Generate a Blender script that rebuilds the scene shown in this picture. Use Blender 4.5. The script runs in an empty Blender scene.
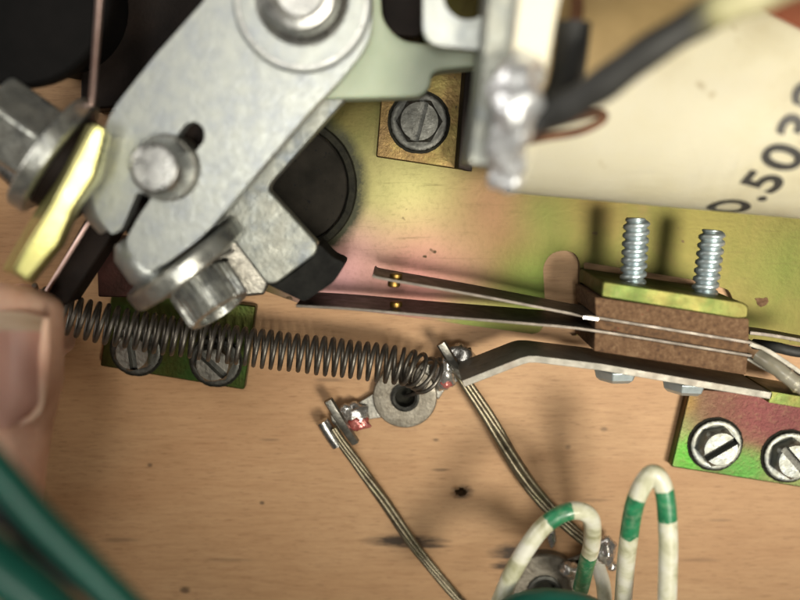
import bpy, bmesh, math, random
from mathutils import Vector, Matrix, noise
random.seed(7)
S = bpy.context.scene
R = math.radians
MM = 0.001

# ------------------------------------------------------------------ camera
FPX = 858.0            # focal length in photo pixels (800 px wide)
TILT = 9.0
CH = 128.0             # camera height over the board, mm
cd = bpy.data.cameras.new('camera'); cam = bpy.data.objects.new('camera', cd)
S.collection.objects.link(cam); S.camera = cam
cam.location = (0, 0, CH*MM); cam.rotation_euler = (R(-TILT), 0, 0)
cd.sensor_width = 36; cd.lens = 36*FPX/800
cd.clip_start = 0.005; cd.clip_end = 5
cd.dof.use_dof = True; cd.dof.focus_distance = 0.1225; cd.dof.aperture_fstop = 10.5
S.render.resolution_x = 1024; S.render.resolution_y = 768

# ------------------------------------------------------------------ light
w = bpy.data.worlds.new('World'); S.world = w; w.use_nodes = True
bg = w.node_tree.nodes['Background']; bg.inputs[0].default_value = (1.0, 0.90, 0.76, 1); bg.inputs[1].default_value = 0.065
def area(name, loc, tgt, size, power, col, size_y=None):
    l = bpy.data.lights.new(name, 'AREA'); l.energy = power; l.color = col; l.size = size*MM
    if size_y: l.shape = 'RECTANGLE'; l.size_y = size_y*MM
    o = bpy.data.objects.new(name, l); S.collection.objects.link(o)
    o.location = Vector(loc)*MM
    o.rotation_euler = (Vector(tgt)*MM-o.location).to_track_quat('-Z', 'Y').to_euler()
    return o
def spot(name, loc, tgt, power, size, rad, col):
    l = bpy.data.lights.new(name, 'SPOT'); l.energy = power; l.color = col; l.shadow_soft_size = rad*MM; l.spot_size = R(size); l.spot_blend = 1.0
    o = bpy.data.objects.new(name, l); S.collection.objects.link(o); o.location = Vector(loc)*MM
    o.rotation_euler = ((Vector(tgt)-Vector(loc))*MM).to_track_quat('-Z', 'Y').to_euler(); return o
spot('work_lamp_right', (160, -75, 365), (57, 7, 0), 14.0, 28, 75, (1.0, 0.93, 0.78))
spot('work_lamp_above', (-6, -30, 420), (4, 3, 0), 2.7, 20, 50, (1.0, 0.97, 0.88))
area('side_fill', (-250, 110, 105), (-40, 10, 22), 110, 0.30, (1.0, 0.95, 0.88), 140)  # unseen fill lamp added for glints on left-facing metal and the thumb
area('ceiling_lamp', (-40, 260, 560), (0, 0, 0), 120, 0.5, (1.0, 0.96, 0.86), 240)
vs = S.view_settings
vs.view_transform = 'Standard'; vs.look = 'None'; vs.exposure = 0.1; vs.gamma = 1; vs.use_curve_mapping = False
S.render.engine = 'CYCLES'
S.cycles.max_bounces = 8

# ------------------------------------------------------------------ pixel + height -> point (mm)
_rot = Matrix.Rotation(R(-TILT), 3, 'X')
def W(px, py, z=0.0):
    d = _rot @ Vector(((px-400)/FPX, (300-py)/FPX, -1))
    t = (z-CH)/d.z
    return Vector((d.x*t, d.y*t, z))
def L(pp, z, n=0):     # px length to mm at height z
    return pp/FPX*(CH-z)*1.0

# ------------------------------------------------------------------ materials
MATS = {}
def mat(name, col=(0.5, 0.5, 0.5), metal=0.0, rough=0.5, cols=None, nscale=300, detail=6, stretch=None,
        bump=0.0, bscale=2000, rvar=0.0, sss=0.0, coat=0.0, lo=0.3, hi=0.7, trans=0.0, spec=0.5, world=False, speck=None, dist=0.0):
    m = bpy.data.materials.new(name); m.use_nodes = True
    nt = m.node_tree; N = nt.nodes; K = nt.links
    b = N['Principled BSDF']
    b.inputs['Metallic'].default_value = metal; b.inputs['Roughness'].default_value = rough
    b.inputs['Base Color'].default_value = (*col, 1)
    b.inputs['Specular IOR Level'].default_value = spec
    if sss:
        b.inputs['Subsurface Weight'].default_value = sss
        b.inputs['Subsurface Radius'].default_value = (1, .5, .3); b.inputs['Subsurface Scale'].default_value = 0.0025
    if coat: b.inputs['Coat Weight'].default_value = coat; b.inputs['Coat Roughness'].default_value = 0.12
    if trans: b.inputs['Transmission Weight'].default_value = trans
    if world: co = N.new('ShaderNodeNewGeometry').outputs['Position']
    else: co = N.new('ShaderNodeTexCoord').outputs['Object']
    if stretch:
        mp = N.new('ShaderNodeMapping'); mp.inputs['Scale'].default_value = stretch
        K.new(co, mp.inputs[0]); cs = mp.outputs[0]
    else: cs = co
    def nz(scale, det, src, r=0.6, d=0.0):
        n = N.new('ShaderNodeTexNoise'); n.inputs['Scale'].default_value = scale
        n.inputs['Detail'].default_value = det; n.inputs['Roughness'].default_value = r
        n.inputs['Distortion'].default_value = d
        K.new(src, n.inputs['Vector']); return n
    n1 = nz(nscale, detail, cs, d=dist)
    out = None
    if cols:
        rp = N.new('ShaderNodeValToRGB'); e = rp.color_ramp.elements
        while len(e) < len(cols): e.new(0.5)
        for i, c in enumerate(cols):
            e[i].position = lo+(hi-lo)*i/(len(cols)-1); e[i].color = (*c, 1)
        K.new(n1.outputs['Fac'], rp.inputs[0]); out = rp.outputs[0]
    if speck:          # dark spots / pits (wear with its own shape)
        sc, th, sc_col = speck
        n3 = nz(sc, 3, co)
        mr = N.new('ShaderNodeMapRange'); mr.inputs[1].default_value = th; mr.inputs[2].default_value = th+0.04
        K.new(n3.outputs['Fac'], mr.inputs[0])
        mx = N.new('ShaderNodeMix'); mx.data_type = 'RGBA'
        if out: K.new(out, mx.inputs[6])
        else: mx.inputs[6].default_value = (*col, 1)
        mx.inputs[7].default_value = (*sc_col, 1); K.new(mr.outputs[0], mx.inputs[0]); out = mx.outputs[2]
    if out: K.new(out, b.inputs['Base Color'])
    if rvar:
        n4 = nz(nscale*2.3, 5, co)
        mr = N.new('ShaderNodeMapRange'); mr.inputs[1].default_value = 0.3; mr.inputs[2].default_value = 0.7
        mr.inputs[3].default_value = max(0.03, rough-rvar); mr.inputs[4].default_value = rough+rvar
        K.new(n4.outputs['Fac'], mr.inputs[0]); K.new(mr.outputs[0], b.inputs['Roughness'])
    if bump:
        n2 = nz(bscale, 4, cs if world else co)
        bp = N.new('ShaderNodeBump'); bp.inputs['Strength'].default_value = bump; bp.inputs['Distance'].default_value = 0.0002
        K.new(n2.outputs['Fac'], bp.inputs['Height']); K.new(bp.outputs[0], b.inputs['Normal'])
    MATS[name] = m; return m

mat('zinc', metal=0.75, rough=0.42, cols=[(.33, .355, .38), (.39, .41, .40), (.44, .46, .43)], nscale=500, detail=10, bump=.25, bscale=2500, rvar=.1, speck=(900, .72, (.3, .3, .3)))
mat('zinc_worn', metal=.85, rough=.34, cols=[(.25, .26, .27), (.45, .46, .43), (.60, .60, .55)], nscale=350, bump=1.0, bscale=420, rvar=.12)
mat('zinc_dull', metal=0.75, rough=0.46, cols=[(.17, .19, .21), (.26, .27, .245), (.31, .31, .27)], nscale=300, bump=.35, bscale=1800, rvar=.12, speck=(1100, .68, (.2, .2, .18)))
mat('stud_zinc', metal=.8, rough=.36, cols=[(.42, .50, .54), (.62, .70, .72)], nscale=400, bump=.15)
mat('steel_bright', metal=1, rough=0.32, cols=[(.36, .36, .36), (.62, .62, .59)], nscale=400, bump=.2, rvar=.12)
mat('steel_grey', metal=.9, rough=0.42, cols=[(.14, .135, .12), (.29, .28, .25)], nscale=500, bump=.3, rvar=.1)
mat('steel_dark', metal=.9, rough=0.5, cols=[(.05, .05, .045), (.12, .12, .11)], nscale=600, bump=.3, rvar=.1)
mat('spring_steel', metal=.9, rough=0.48, cols=[(.10, .09, .078), (.22, .205, .18)], nscale=350, bump=.2, rvar=.12)
mat('blade_steel', metal=.5, rough=.45, cols=[(.07, .058, .048), (.13, .11, .09)], nscale=250, bump=.15, rvar=.1)
mat('bracket_steel', metal=.3, rough=.5, cols=[(.17, .16, .135), (.25, .235, .20), (.22, .19, .155)], nscale=250, bump=.2, rvar=.1)
mat('chromate', metal=.65, rough=.48, cols=[(.085, .075, .02), (.13, .12, .035), (.08, .11, .028), (.12, .08, .045)], spec=.2, nscale=120, bump=.3, rvar=.1, speck=(700, .70, (.05, .05, .03)))
mat('chromate_green_shaded', metal=.8, rough=.4, spec=.2, cols=[(.04, .03, .012), (.055, .06, .015), (.035, .085, .02)], nscale=110, bump=.3)  # green coating darkened in colour for the shade over the bracket
mat('chromate_red_shaded', metal=.6, rough=.5, spec=.2, cols=[(.02, .010, .007), (.06, .022, .018)], nscale=200, bump=.3)  # near-black red puts the bracket's shade into the colour
mat('chromate_brown', metal=.8, rough=.42, cols=[(.06, .035, .014), (.13, .085, .03), (.17, .14, .045)], nscale=200, bump=.35, rvar=.1, speck=(700, .66, (.04, .03, .02)))
mat('chromate_yellow', metal=.85, rough=.30, cols=[(.42, .42, .14), (.66, .62, .30)], nscale=90, bump=.2, rvar=.08)
mat('brass', metal=1, rough=.42, cols=[(.22, .13, .035), (.45, .28, .08)], nscale=700)
mat('solder', metal=.85, rough=.26, cols=[(.50, .48, .46), (.80, .80, .78)], nscale=500, bump=.5, bscale=1200, rvar=.12)
mat('solder_frosty', metal=.75, rough=.34, cols=[(.74, .77, .82), (.90, .92, .94)], nscale=400, bump=.5, bscale=900, rvar=.1)
mat('fibre', rough=.85, cols=[(.055, .026, .011), (.105, .052, .022), (.14, .076, .036), (.19, .115, .06)], nscale=1600, detail=8, bump=.6, bscale=2500, speck=(500, .66, (.17, .04, .02)))
mat('fibre_dark', rough=.85, cols=[(.045, .022, .009), (.085, .042, .018), (.13, .068, .03), (.17, .09, .043)], nscale=1100, detail=8, bump=.7, bscale=2500, speck=(400, .62, (.15, .03, .015)))
mat('lug_steel', metal=.6, rough=.5, cols=[(.10, .085, .065), (.20, .18, .145), (.26, .24, .20)], nscale=500, bump=.4, rvar=.1)
mat('rubber', rough=.85, cols=[(.006, .006, .006), (.02, .02, .018)], nscale=500, bump=.3, spec=.15)
mat('black_plastic', rough=.7, cols=[(.003, .003, .003), (.008, .007, .007)], nscale=200, spec=.1)
mat('black_steel_and_shade', rough=.6, metal=.2, cols=[(.010, .007, .006), (.022, .014, .011)], nscale=200, bump=.3, spec=.2)  # steel parts, also blocks and sides that stand in for shade
mat('grease_disc', rough=.85, spec=.1, cols=[(.008, .0075, .006), (.024, .021, .017)], nscale=200, bump=.3, speck=(1200, .64, (.01, .01, .01)))
mat('grease', rough=.75, spec=.2, cols=[(.006, .006, .004), (.02, .019, .012)], nscale=700, bump=1.0, bscale=1500)
mat('nylon', rough=.45, cols=[(.34, .41, .29), (.47, .53, .41)], nscale=90, sss=.25, bump=.1)
mat('cream_plastic', rough=.4, cols=[(.80, .74, .56), (.86, .82, .70)], nscale=100, sss=.1)
mat('tan_paper', rough=.7, cols=[(.22, .15, .06), (.32, .225, .10)], nscale=120, bump=.2)
mat('red_tape', rough=.6, cols=[(.34, .10, .05), (.42, .15, .08)], nscale=200, bump=.2)
mat('label_paper', rough=.65, cols=[(.76, .70, .50), (.88, .84, .66), (.90, .87, .72)], nscale=60, lo=.28, hi=.6, bump=.15, speck=(170, .70, (.66, .59, .40)))
mat('ink', rough=.6, cols=[(.02, .02, .02), (.05, .045, .04)], nscale=900)
mat('copper_wire', metal=.7, rough=.5, cols=[(.10, .045, .025), (.18, .09, .05)], nscale=500)
mat('tinned_wire', metal=.85, rough=.42, cols=[(.11, .09, .06), (.24, .21, .15), (.19, .18, .11)], nscale=500, bump=.3)
mat('black_sleeve', rough=.6, cols=[(.012, .012, .012), (.03, .03, .028)], nscale=300, bump=.3)
mat('yellow_sleeve', rough=.6, cols=[(.45, .42, .22), (.6, .57, .36)], nscale=300)
mat('green_pvc', rough=.35, cols=[(.004, .075, .052), (.007, .11, .08)], nscale=150, spec=.5)
mat('slate_pvc', rough=.45, cols=[(.05, .06, .075), (.09, .10, .12)], nscale=150)
mat('white_pvc', rough=.35, cols=[(.42, .42, .26), (.68, .68, .56), (.78, .78, .70)], nscale=160, lo=.35, hi=.6, bump=.1)
mat('stripe_green', rough=.35, cols=[(.01, .17, .06), (.02, .27, .11)], nscale=600)
mat('skin', rough=.55, cols=[(.62, .33, .23), (.74, .45, .33), (.80, .54, .40)], nscale=130, sss=.25, bump=.6, bscale=900)
mat('nail', rough=.35, cols=[(.70, .40, .32), (.76, .46, .36)], nscale=70, sss=.3, spec=.5)
mat('nail_edge', rough=.45, col=(.70, .55, .40), sss=.2)
mat('flux_red', rough=.2, cols=[(.42, .06, .05), (.60, .28, .25)], nscale=500, spec=.6, metal=.4, bump=.4)
mat('clear_sleeve', rough=.2, cols=[(.35, .33, .25), (.5, .48, .40)], nscale=200, trans=.5)

def node_mat(name):
    m = bpy.data.materials.new(name); m.use_nodes = True; MATS[name] = m
    return m, m.node_tree.nodes, m.node_tree.links, m.node_tree.nodes['Principled BSDF']

def mth(N, K, op, a, b=None, c=None):
    n = N.new('ShaderNodeMath'); n.operation = op
    for i, v in enumerate((a, b, c)):
        if v is None: continue
        if isinstance(v, (int, float)): n.inputs[i].default_value = v
        else: K.new(v, n.inputs[i])
    return n.outputs[0]
def mixc(N, K, fac, a, b):
    n = N.new('ShaderNodeMix'); n.data_type = 'RGBA'
    for i, v in ((0, fac), (6, a), (7, b)):
        if isinstance(v, (int, float)): n.inputs[i].default_value = v
        elif isinstance(v, tuple): n.inputs[i].default_value = (*v, 1)
        else: K.new(v, n.inputs[i])
    return n.outputs[2]
def patch(N, K, pos, c, r, soft=.6):          # soft round patch around a world point (mm)
    n = N.new('ShaderNodeVectorMath'); n.operation = 'DISTANCE'; K.new(pos, n.inputs[0])
    n.inputs[1].default_value = (c.x*MM, c.y*MM, c.z*MM)
    m = N.new('ShaderNodeMapRange'); m.interpolation_type = 'SMOOTHSTEP'
    K.new(n.outputs['Value'], m.inputs[0]); m.inputs[1].default_value = r*MM*(1-soft); m.inputs[2].default_value = r*MM
    m.inputs[3].default_value = 1; m.inputs[4].default_value = 0
    return m.outputs[0]
def noisen(N, K, vec, scale, det=5, rough=.6, dist=0, sc=None):
    if sc:
        mp = N.new('ShaderNodeMapping'); mp.inputs['Scale'].default_value = sc; K.new(vec, mp.inputs[0]); vec = mp.outputs[0]
    n = N.new('ShaderNodeTexNoise'); K.new(vec, n.inputs['Vector']); n.inputs['Scale'].default_value = scale
    n.inputs['Detail'].default_value = det; n.inputs['Roughness'].default_value = rough; n.inputs['Distortion'].default_value = dist
    return n.outputs['Fac']
def ramp(N, K, f, stops):
    n = N.new('ShaderNodeValToRGB'); e = n.color_ramp.elements
    while len(e) < len(stops): e.new(.5)
    for i, (p, c) in enumerate(stops): e[i].position = p; e[i].color = (*c, 1)
    K.new(f, n.inputs[0]); return n.outputs[0]

# maple plywood
m, N, K, b = node_mat('wood')
pos = N.new('ShaderNodeNewGeometry').outputs['Position']
big = noisen(N, K, pos, 20, 4, .55, .6, (1, 3.0, 1))
base = ramp(N, K, big, [(.3, (.49, .285, .145)), (.5, (.55, .34, .18)), (.7, (.61, .395, .22))])
fine = noisen(N, K, pos, 260, 9, .75, .2, (.6, 5, 1))
c = mixc(N, K, mth(N, K, 'SMOOTH_MIN', mth(N, K, 'MULTIPLY', mth(N, K, 'POWER', fine, 2.4), 1.5), .9, .1), base, (.30, .15, .065))
fib = noisen(N, K, pos, 700, 4, .65, 0, (.5, 5, 1))
f2 = N.new('ShaderNodeMapRange'); K.new(fib, f2.inputs[0]); f2.inputs[1].default_value = .56; f2.inputs[2].default_value = .70; f2.inputs[4].default_value = .6
c = mixc(N, K, f2.outputs[0], c, (.22, .11, .05))
for (px, py, r, sm) in ((520, 425, 60, .35), (700, 540, 70, .25)):
    pass
por = noisen(N, K, pos, 1500, 3, .6, 0, (.25, 3, 1))
f3 = N.new('ShaderNodeMapRange'); K.new(por, f3.inputs[0]); f3.inputs[1].default_value = .64; f3.inputs[2].default_value = .70; f3.inputs[4].default_value = .55
c = mixc(N, K, f3.outputs[0], c, (.20, .095, .035))
# scorch streaks and small stains: (px, py, half length, half height mm, strength)
for (px, py, rx, ry, k) in ((405, 541, 9.5, 1.6, .95), (425, 546, 6, .6, .8), (515, 553, 6, 2.4, .95), (505, 566, 3.5, 1.0, .9), (548, 578, 6, 5, .8), (462, 492, 2.6, 1.7, .8), (185, 590, 1.4, .9, .7), (604, 429, .9, .7, .5), (568, 447, .8, .6, .45), (150, 465, .7, .5, .6), (262, 503, .6, .5, .7), (436, 440, .8, .4, .6), (440, 470, 2, .4, .5), (270, 440, 2.5, .4, .35), (405, 400, 6.5, 5.5, .55), (330, 380, 4, .5, .4), (720, 520, 3, .4, .3), (700, 560, 5, .5, .25), (595, 500, 4, .4, .3), (120, 540, 5, .6, .35), (230, 560, 6, .5, .3)):
    cpt_ = W(px, py, 0); mp = N.new('ShaderNodeMapping'); mp.vector_type = 'POINT'
    mp.inputs['Location'].default_value = (-cpt_.x/rx, -cpt_.y/ry, 0); mp.inputs['Scale'].default_value = (1/(rx*MM), 1/(ry*MM), 0)
    K.new(pos, mp.inputs[0]); ln = N.new('ShaderNodeVectorMath'); ln.operation = 'LENGTH'; K.new(mp.outputs[0], ln.inputs[0])
    p = N.new('ShaderNodeMapRange'); p.inputs[3].default_value = 1; p.inputs[4].default_value = 0; K.new(ln.outputs['Value'], p.inputs[0])
    g = noisen(N, K, pos, 700, 5, .7, .3, (.5, 4, 1))
    mr = N.new('ShaderNodeMapRange'); K.new(mth(N, K, 'MULTIPLY', p.outputs[0], g), mr.inputs[0]); mr.inputs[1].default_value = .10; mr.inputs[2].default_value = .34; mr.inputs[4].default_value = k
    c = mixc(N, K, mr.outputs[0], c, (.035, .022, .014))
K.new(c, b.inputs['Base Color']); b.inputs['Roughness'].default_value = .55; b.inputs['Specular IOR Level'].default_value = .35
bp = N.new('ShaderNodeBump'); bp.inputs['Strength'].default_value = .25; bp.inputs['Distance'].default_value = .0002
K.new(fib, bp.inputs['Height']); K.new(bp.outputs[0], b.inputs['Normal'])

# yellow chromate base plate with its iridescent patches, painted highlights and soot
m, N, K, b = node_mat('base_plate')
pos = N.new('ShaderNodeNewGeometry').outputs['Position']
nb = noisen(N, K, pos, 70, 5, .6, .8)
c = ramp(N, K, nb, [(.3, (.030, .023, .006)), (.45, (.046, .038, .011)), (.6, (.040, .039, .010)), (.75, (.056, .041, .016))])
wob = noisen(N, K, pos, 60, 3)
for (px, py, r, colr, k) in ((400, 205, 17, (.19, .175, .075), .8), (340, 275, 13, (.26, .14, .14), 1), (420, 285, 15, (.20, .09, .08), .9), (495, 205, 12, (.09, .045, .028), .7),  # first two patches also carry the plate's highlights in their colour
                             (548, 215, 9, (.040, .045, .011), .7), (535, 285, 9, (.034, .046, .009), .9), (470, 330, 9, (.06, .08, .018), .9), (790, 270, 12, (.034, .042, .009), .8), (600, 200, 9, (.055, .035, .012), .6), (700, 225, 12, (.06, .05, .014), .6)):
    p = patch(N, K, pos, W(px, py, 1.5), r, 1.0)
    f = mth(N, K, 'MULTIPLY', p, mth(N, K, 'MULTIPLY_ADD', wob, 1.2, .35)); f = mth(N, K, 'MULTIPLY', f, k)
    c = mixc(N, K, f, c, colr)
grit = noisen(N, K, pos, 1500, 5, .7)
g = N.new('ShaderNodeMapRange'); K.new(grit, g.inputs[0]); g.inputs[1].default_value = .5; g.inputs[2].default_value = .8; g.inputs[4].default_value = .35
c = mixc(N, K, g.outputs[0], c, (.03, .025, .008))
scr = noisen(N, K, pos, 90, 5, .75, .1, (1, 14, 1)); sg = N.new('ShaderNodeMapRange'); K.new(scr, sg.inputs[0]); sg.inputs[1].default_value = .56; sg.inputs[2].default_value = .7; sg.inputs[4].default_value = .4
c = mixc(N, K, sg.outputs[0], c, (.03, .024, .008))
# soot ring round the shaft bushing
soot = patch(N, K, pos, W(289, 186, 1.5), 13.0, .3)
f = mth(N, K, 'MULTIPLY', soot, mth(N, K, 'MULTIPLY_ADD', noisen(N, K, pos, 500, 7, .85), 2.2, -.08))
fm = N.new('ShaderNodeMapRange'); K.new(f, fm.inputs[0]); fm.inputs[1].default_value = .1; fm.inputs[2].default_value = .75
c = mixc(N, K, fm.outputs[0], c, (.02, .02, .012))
sp = noisen(N, K, pos, 420, 2, .4)
fm = N.new('ShaderNodeMapRange'); K.new(sp, fm.inputs[0]); fm.inputs[1].default_value = .735; fm.inputs[2].default_value = .76
c = mixc(N, K, fm.outputs[0], c, (.03, .02, .01))
K.new(c, b.inputs['Base Color']); b.inputs['Metallic'].default_value = .8; b.inputs['Specular IOR Level'].default_value = .2
mr = N.new('ShaderNodeMapRange'); K.new(nb, mr.inputs[0]); mr.inputs[3].default_value = .32; mr.inputs[4].default_value = .44; K.new(mr.outputs[0], b.inputs['Roughness'])
bp = N.new('ShaderNodeBump'); bp.inputs['Strength'].default_value = .10; bp.inputs['Distance'].default_value = .0002
K.new(grit, bp.inputs['Height']); K.new(bp.outputs[0], b.inputs['Normal'])

# chromate mounting tab: red centre fading to green towards the edges
m, N, K, b = node_mat('tab_right')
pos = N.new('ShaderNodeNewGeometry').outputs['Position']
nb = noisen(N, K, pos, 90, 4, .6, .5)
c = ramp(N, K, nb, [(.35, (.05, .08, .025)), (.6, (.10, .12, .045))])
for (px, py, r, colr, k) in ((765, 405, 14, (.075, .024, .024), 1), (715, 400, 9, (.05, .02, .016), .8), (800, 415, 10, (.06, .02, .02), 1), (690, 455, 4.5, (.04, .16, .02), .9), (745, 470, 5, (.04, .13, .025), .85), (679, 400, 4, (.12, .07, .02), .7)):
    p = patch(N, K, pos, W(px, py, 2), r, .8)
    c = mixc(N, K, mth(N, K, 'MULTIPLY', p, k), c, colr)
grit = noisen(N, K, pos, 1300, 4, .7)
g = N.new('ShaderNodeMapRange'); K.new(grit, g.inputs[0]); g.inputs[1].default_value = .5; g.inputs[2].default_value = .75; g.inputs[4].default_value = .5
c = mixc(N, K, g.outputs[0], c, (.10, .07, .04))
K.new(c, b.inputs['Base Color']); b.inputs['Metallic'].default_value = .8; b.inputs['Specular IOR Level'].default_value = .2; b.inputs['Roughness'].default_value = .42
bp = N.new('ShaderNodeBump'); bp.inputs['Strength'].default_value = .4; bp.inputs['Distance'].default_value = .0002
K.new(grit, bp.inputs['Height']); K.new(bp.outputs[0], b.inputs['Normal'])

# ------------------------------------------------------------------ object plumbing
TOP = []
def obj(name, bm, material, parent=None, smooth=35, bevel=0, seg=2):
    me = bpy.data.meshes.new(name)
    bmesh.ops.remove_doubles(bm, verts=bm.verts, dist=1e-5) if False else None
    cs = [v.co for v in bm.verts]
    c = Vector(((min(v.x for v in cs)+max(v.x for v in cs))/2, (min(v.y for v in cs)+max(v.y for v in cs))/2, min(v.z for v in cs)))
    for v in bm.verts: v.co = (v.co-c)*MM
    bmesh.ops.recalc_face_normals(bm, faces=bm.faces)
    bm.to_mesh(me); bm.free()
    for mm in (material if isinstance(material, (list, tuple)) else [material]): me.materials.append(MATS[mm])
    if smooth:
        for p in me.polygons: p.use_smooth = True
        me.set_sharp_from_angle(angle=R(smooth))
    o = bpy.data.objects.new(name, me); S.collection.objects.link(o)
    o.location = c*MM
    if parent:
        o.parent = parent
        base = parent
        while base: o.location = o.location-base.location; base = base.parent
    if bevel:
        bv = o.modifiers.new('bevel', 'BEVEL'); bv.width = bevel*MM; bv.segments = seg; bv.limit_method = 'ANGLE'; bv.angle_limit = R(40)
        bv.harden_normals = False
    return o
def tag(o, label, cat, group=None, kind=None):
    if label: o['label'] = label
    if cat: o['category'] = cat
    if group: o['group'] = group
    if kind: o['kind'] = kind
    return o
def thing(name, label, cat, p, group=None):
    o = bpy.data.objects.new(name, None); S.collection.objects.link(o); o.empty_display_size = .003
    o.location = Vector(p)*MM
    return tag(o, label, cat, group)

# ------------------------------------------------------------------ shape helpers (all in mm)
def pround(pts, r, n=4):
    out = []; m = len(pts)
    for i, p in enumerate(pts):
        p = Vector(p); a = Vector(pts[i-1]); b = Vector(pts[(i+1) % m])
        rr = r[i] if isinstance(r, (list, tuple)) else r
        rr = min(rr, (a-p).length*.45, (b-p).length*.45)
        if rr < .01: out.append(p); continue
        s = p+(a-p).normalized()*rr; e = p+(b-p).normalized()*rr
        for k in range(n+1):
            t = k/n; out.append(s*(1-t)**2+p*2*t*(1-t)+e*t*t)
    return out
def P2(pts, z): return [W(x, y, z).to_2d() for x, y in pts]
def prism(outer, z0, z1, holes=(), bm=None, M=None):
    """outer, holes: lists of 2D mm points; a closed slab from z0 to z1"""
    bm2 = bmesh.new(); edges = []
    for loop in [outer]+list(holes):
        vs_ = [bm2.verts.new((p[0], p[1], z1)) for p in loop]
        for i in range(len(vs_)): edges.append(bm2.edges.new((vs_[i-1], vs_[i])))
    if holes: bmesh.ops.triangle_fill(bm2, use_beauty=True, edges=edges)
    else: bm2.faces.new(bm2.verts[:])
    r = bmesh.ops.extrude_face_region(bm2, geom=bm2.faces[:])
    for v in [g for g in r['geom'] if isinstance(g, bmesh.types.BMVert)]: v.co.z = z0
    if M: bmesh.ops.transform(bm2, matrix=M, verts=bm2.verts)
    if bm is None: return bm2
    me = bpy.data.meshes.new('t'); bm2.to_mesh(me); bm2.free(); bm.from_mesh(me); bpy.data.meshes.remove(me); return bm
def circ(c, r, n=40, a0=0): return [Vector((c[0]+r*math.cos(a0+2*math.pi*i/n), c[1]+r*math.sin(a0+2*math.pi*i/n))) for i in range(n)]
def slab(pts, ztop, thick, rad=0, holes=(), n=4):
    o = pround(P2(pts, ztop), rad, n) if rad else P2(pts, ztop)
    return prism(o, ztop-thick, ztop, holes)
def lathe(prof, M, n=40, bm=None, close=True, rf=None):
    """prof: list of (r, h); axis = M's local z"""
    bm = bm or bmesh.new(); rings = []
    for r, h in prof:
        ring = []
        for i in range(n):
            a = 2*math.pi*i/n; k = rf(a, h, r) if rf else 1
            ring.append(bm.verts.new(M @ Vector((r*k*math.cos(a), r*k*math.sin(a), h))))
        rings.append(ring)
    for a, b_ in zip(rings, rings[1:]):
        for i in range(n): bm.faces.new((a[i-1], a[i], b_[i], b_[i-1]))
    if close: bm.faces.new(rings[0]); bm.faces.new(rings[-1])
    return bm
def frame(p, axis, roll=0):
    z = Vector(axis).normalized(); q = z.to_track_quat('Z', 'Y')
    return Matrix.Translation(Vector(p)) @ q.to_matrix().to_4x4() @ Matrix.Rotation(R(roll), 4, 'Z')
def catmull(pts, n=8):
    out = []; P = [pts[0]*2-pts[1]]+list(pts)+[pts[-1]*2-pts[-2]]
    for i in range(1, len(P)-2):
        a, b, c, d = P[i-1:i+3]
        for k in range(n):
            t = k/n; out.append(.5*((2*b)+(c-a)*t+(2*a-5*b+4*c-d)*t*t+(3*b-a-3*c+d)*t**3))
    out.append(P[-2]); return out
def tube(path, r, n=12, bm=None, caps=True, midx=None, rf=None):
    """path: list of Vectors mm; r: number or function(t)"""
    bm = bm or bmesh.new(); m = len(path)
    T = [(path[min(i+1, m-1)]-path[max(i-1, 0)]).normalized() for i in range(m)]
    up = Vector((0, 0, 1)) if abs(T[0].z) < .9 else Vector((1, 0, 0))
    nn = T[0].cross(up).normalized(); rings = []
    for i in range(m):
        nn = (nn-T[i]*nn.dot(T[i])).normalized(); bb = T[i].cross(nn)
        rr = r(i/(m-1)) if callable(r) else r
        ring = []
        for j in range(n):
            a = 2*math.pi*j/n; k = rf(i/(m-1), a) if rf else 1
            ring.append(bm.verts.new(path[i]+(nn*math.cos(a)+bb*math.sin(a))*rr*k))
        rings.append(ring)
    for i in range(m-1):
        for j in range(n):
            f = bm.faces.new((rings[i][j-1], rings[i][j], rings[i+1][j], rings[i+1][j-1]))
            if midx: f.material_index = midx(i/(m-1))
    if caps: bm.faces.new(rings[0]); bm.faces.new(rings[-1])
    return bm
def PW(pts, n=8): return catmull([W(*p) for p in pts], n)
def strip(path, th, z0, z1):
    """upright band following 2D path (mm)"""
    m = len(path); Lf, Rt = [], []
    for i in range(m):
        t = (path[min(i+1, m-1)]-path[max(i-1, 0)]).normalized(); nrm = Vector((-t.y, t.x))
        Lf.append(path[i]+nrm*th/2); Rt.append(path[i]-nrm*th/2)
    return prism(Lf+Rt[::-1], z0, z1)
def blob(c, r, sc=(1, 1, 1), amp=.18, fr=.7, seed=0, sub=3, M=None):
    bm = bmesh.new(); bmesh.ops.create_icosphere(bm, subdivisions=sub, radius=1)
    for v in bm.verts:
        d = v.co.normalized(); k = 1+amp*noise.noise(d*fr*2+Vector((seed*3.1, seed, 0)))*2
        v.co = Vector((d.x*sc[0], d.y*sc[1], d.z*sc[2]))*r*k
    if M: bmesh.ops.transform(bm, matrix=M, verts=bm.verts)
    bmesh.ops.translate(bm, verts=bm.verts, vec=Vector(c)); return bm
def join(bm, other):
    me = bpy.data.meshes.new('t'); other.to_mesh(me); other.free(); bm.from_mesh(me); bpy.data.meshes.remove(me); return bm

# ------------------------------------------------------------------ board
holec = W(461, 492, 0); hole2 = W(186, 589, 0)
bm = prism([Vector((-150, -150)), Vector((150, -150)), Vector((150, 130)), Vector((-150, 130))], -12, 0,
           [[Vector((holec.x+math.cos(a)*(1.05+.3*noise.noise(Vector((math.cos(a)*2, math.sin(a)*2, 0)))), holec.y+math.sin(a)*(.75+.3*noise.noise(Vector((math.cos(a)*2, math.sin(a)*2, 5)))))) for a in [i*math.pi/10 for i in range(20)]]])
board = obj('wood_board', bm, 'wood', smooth=0)
tag(board, 'maple plywood board with horizontal grain under all the parts', None, kind='structure')
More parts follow.
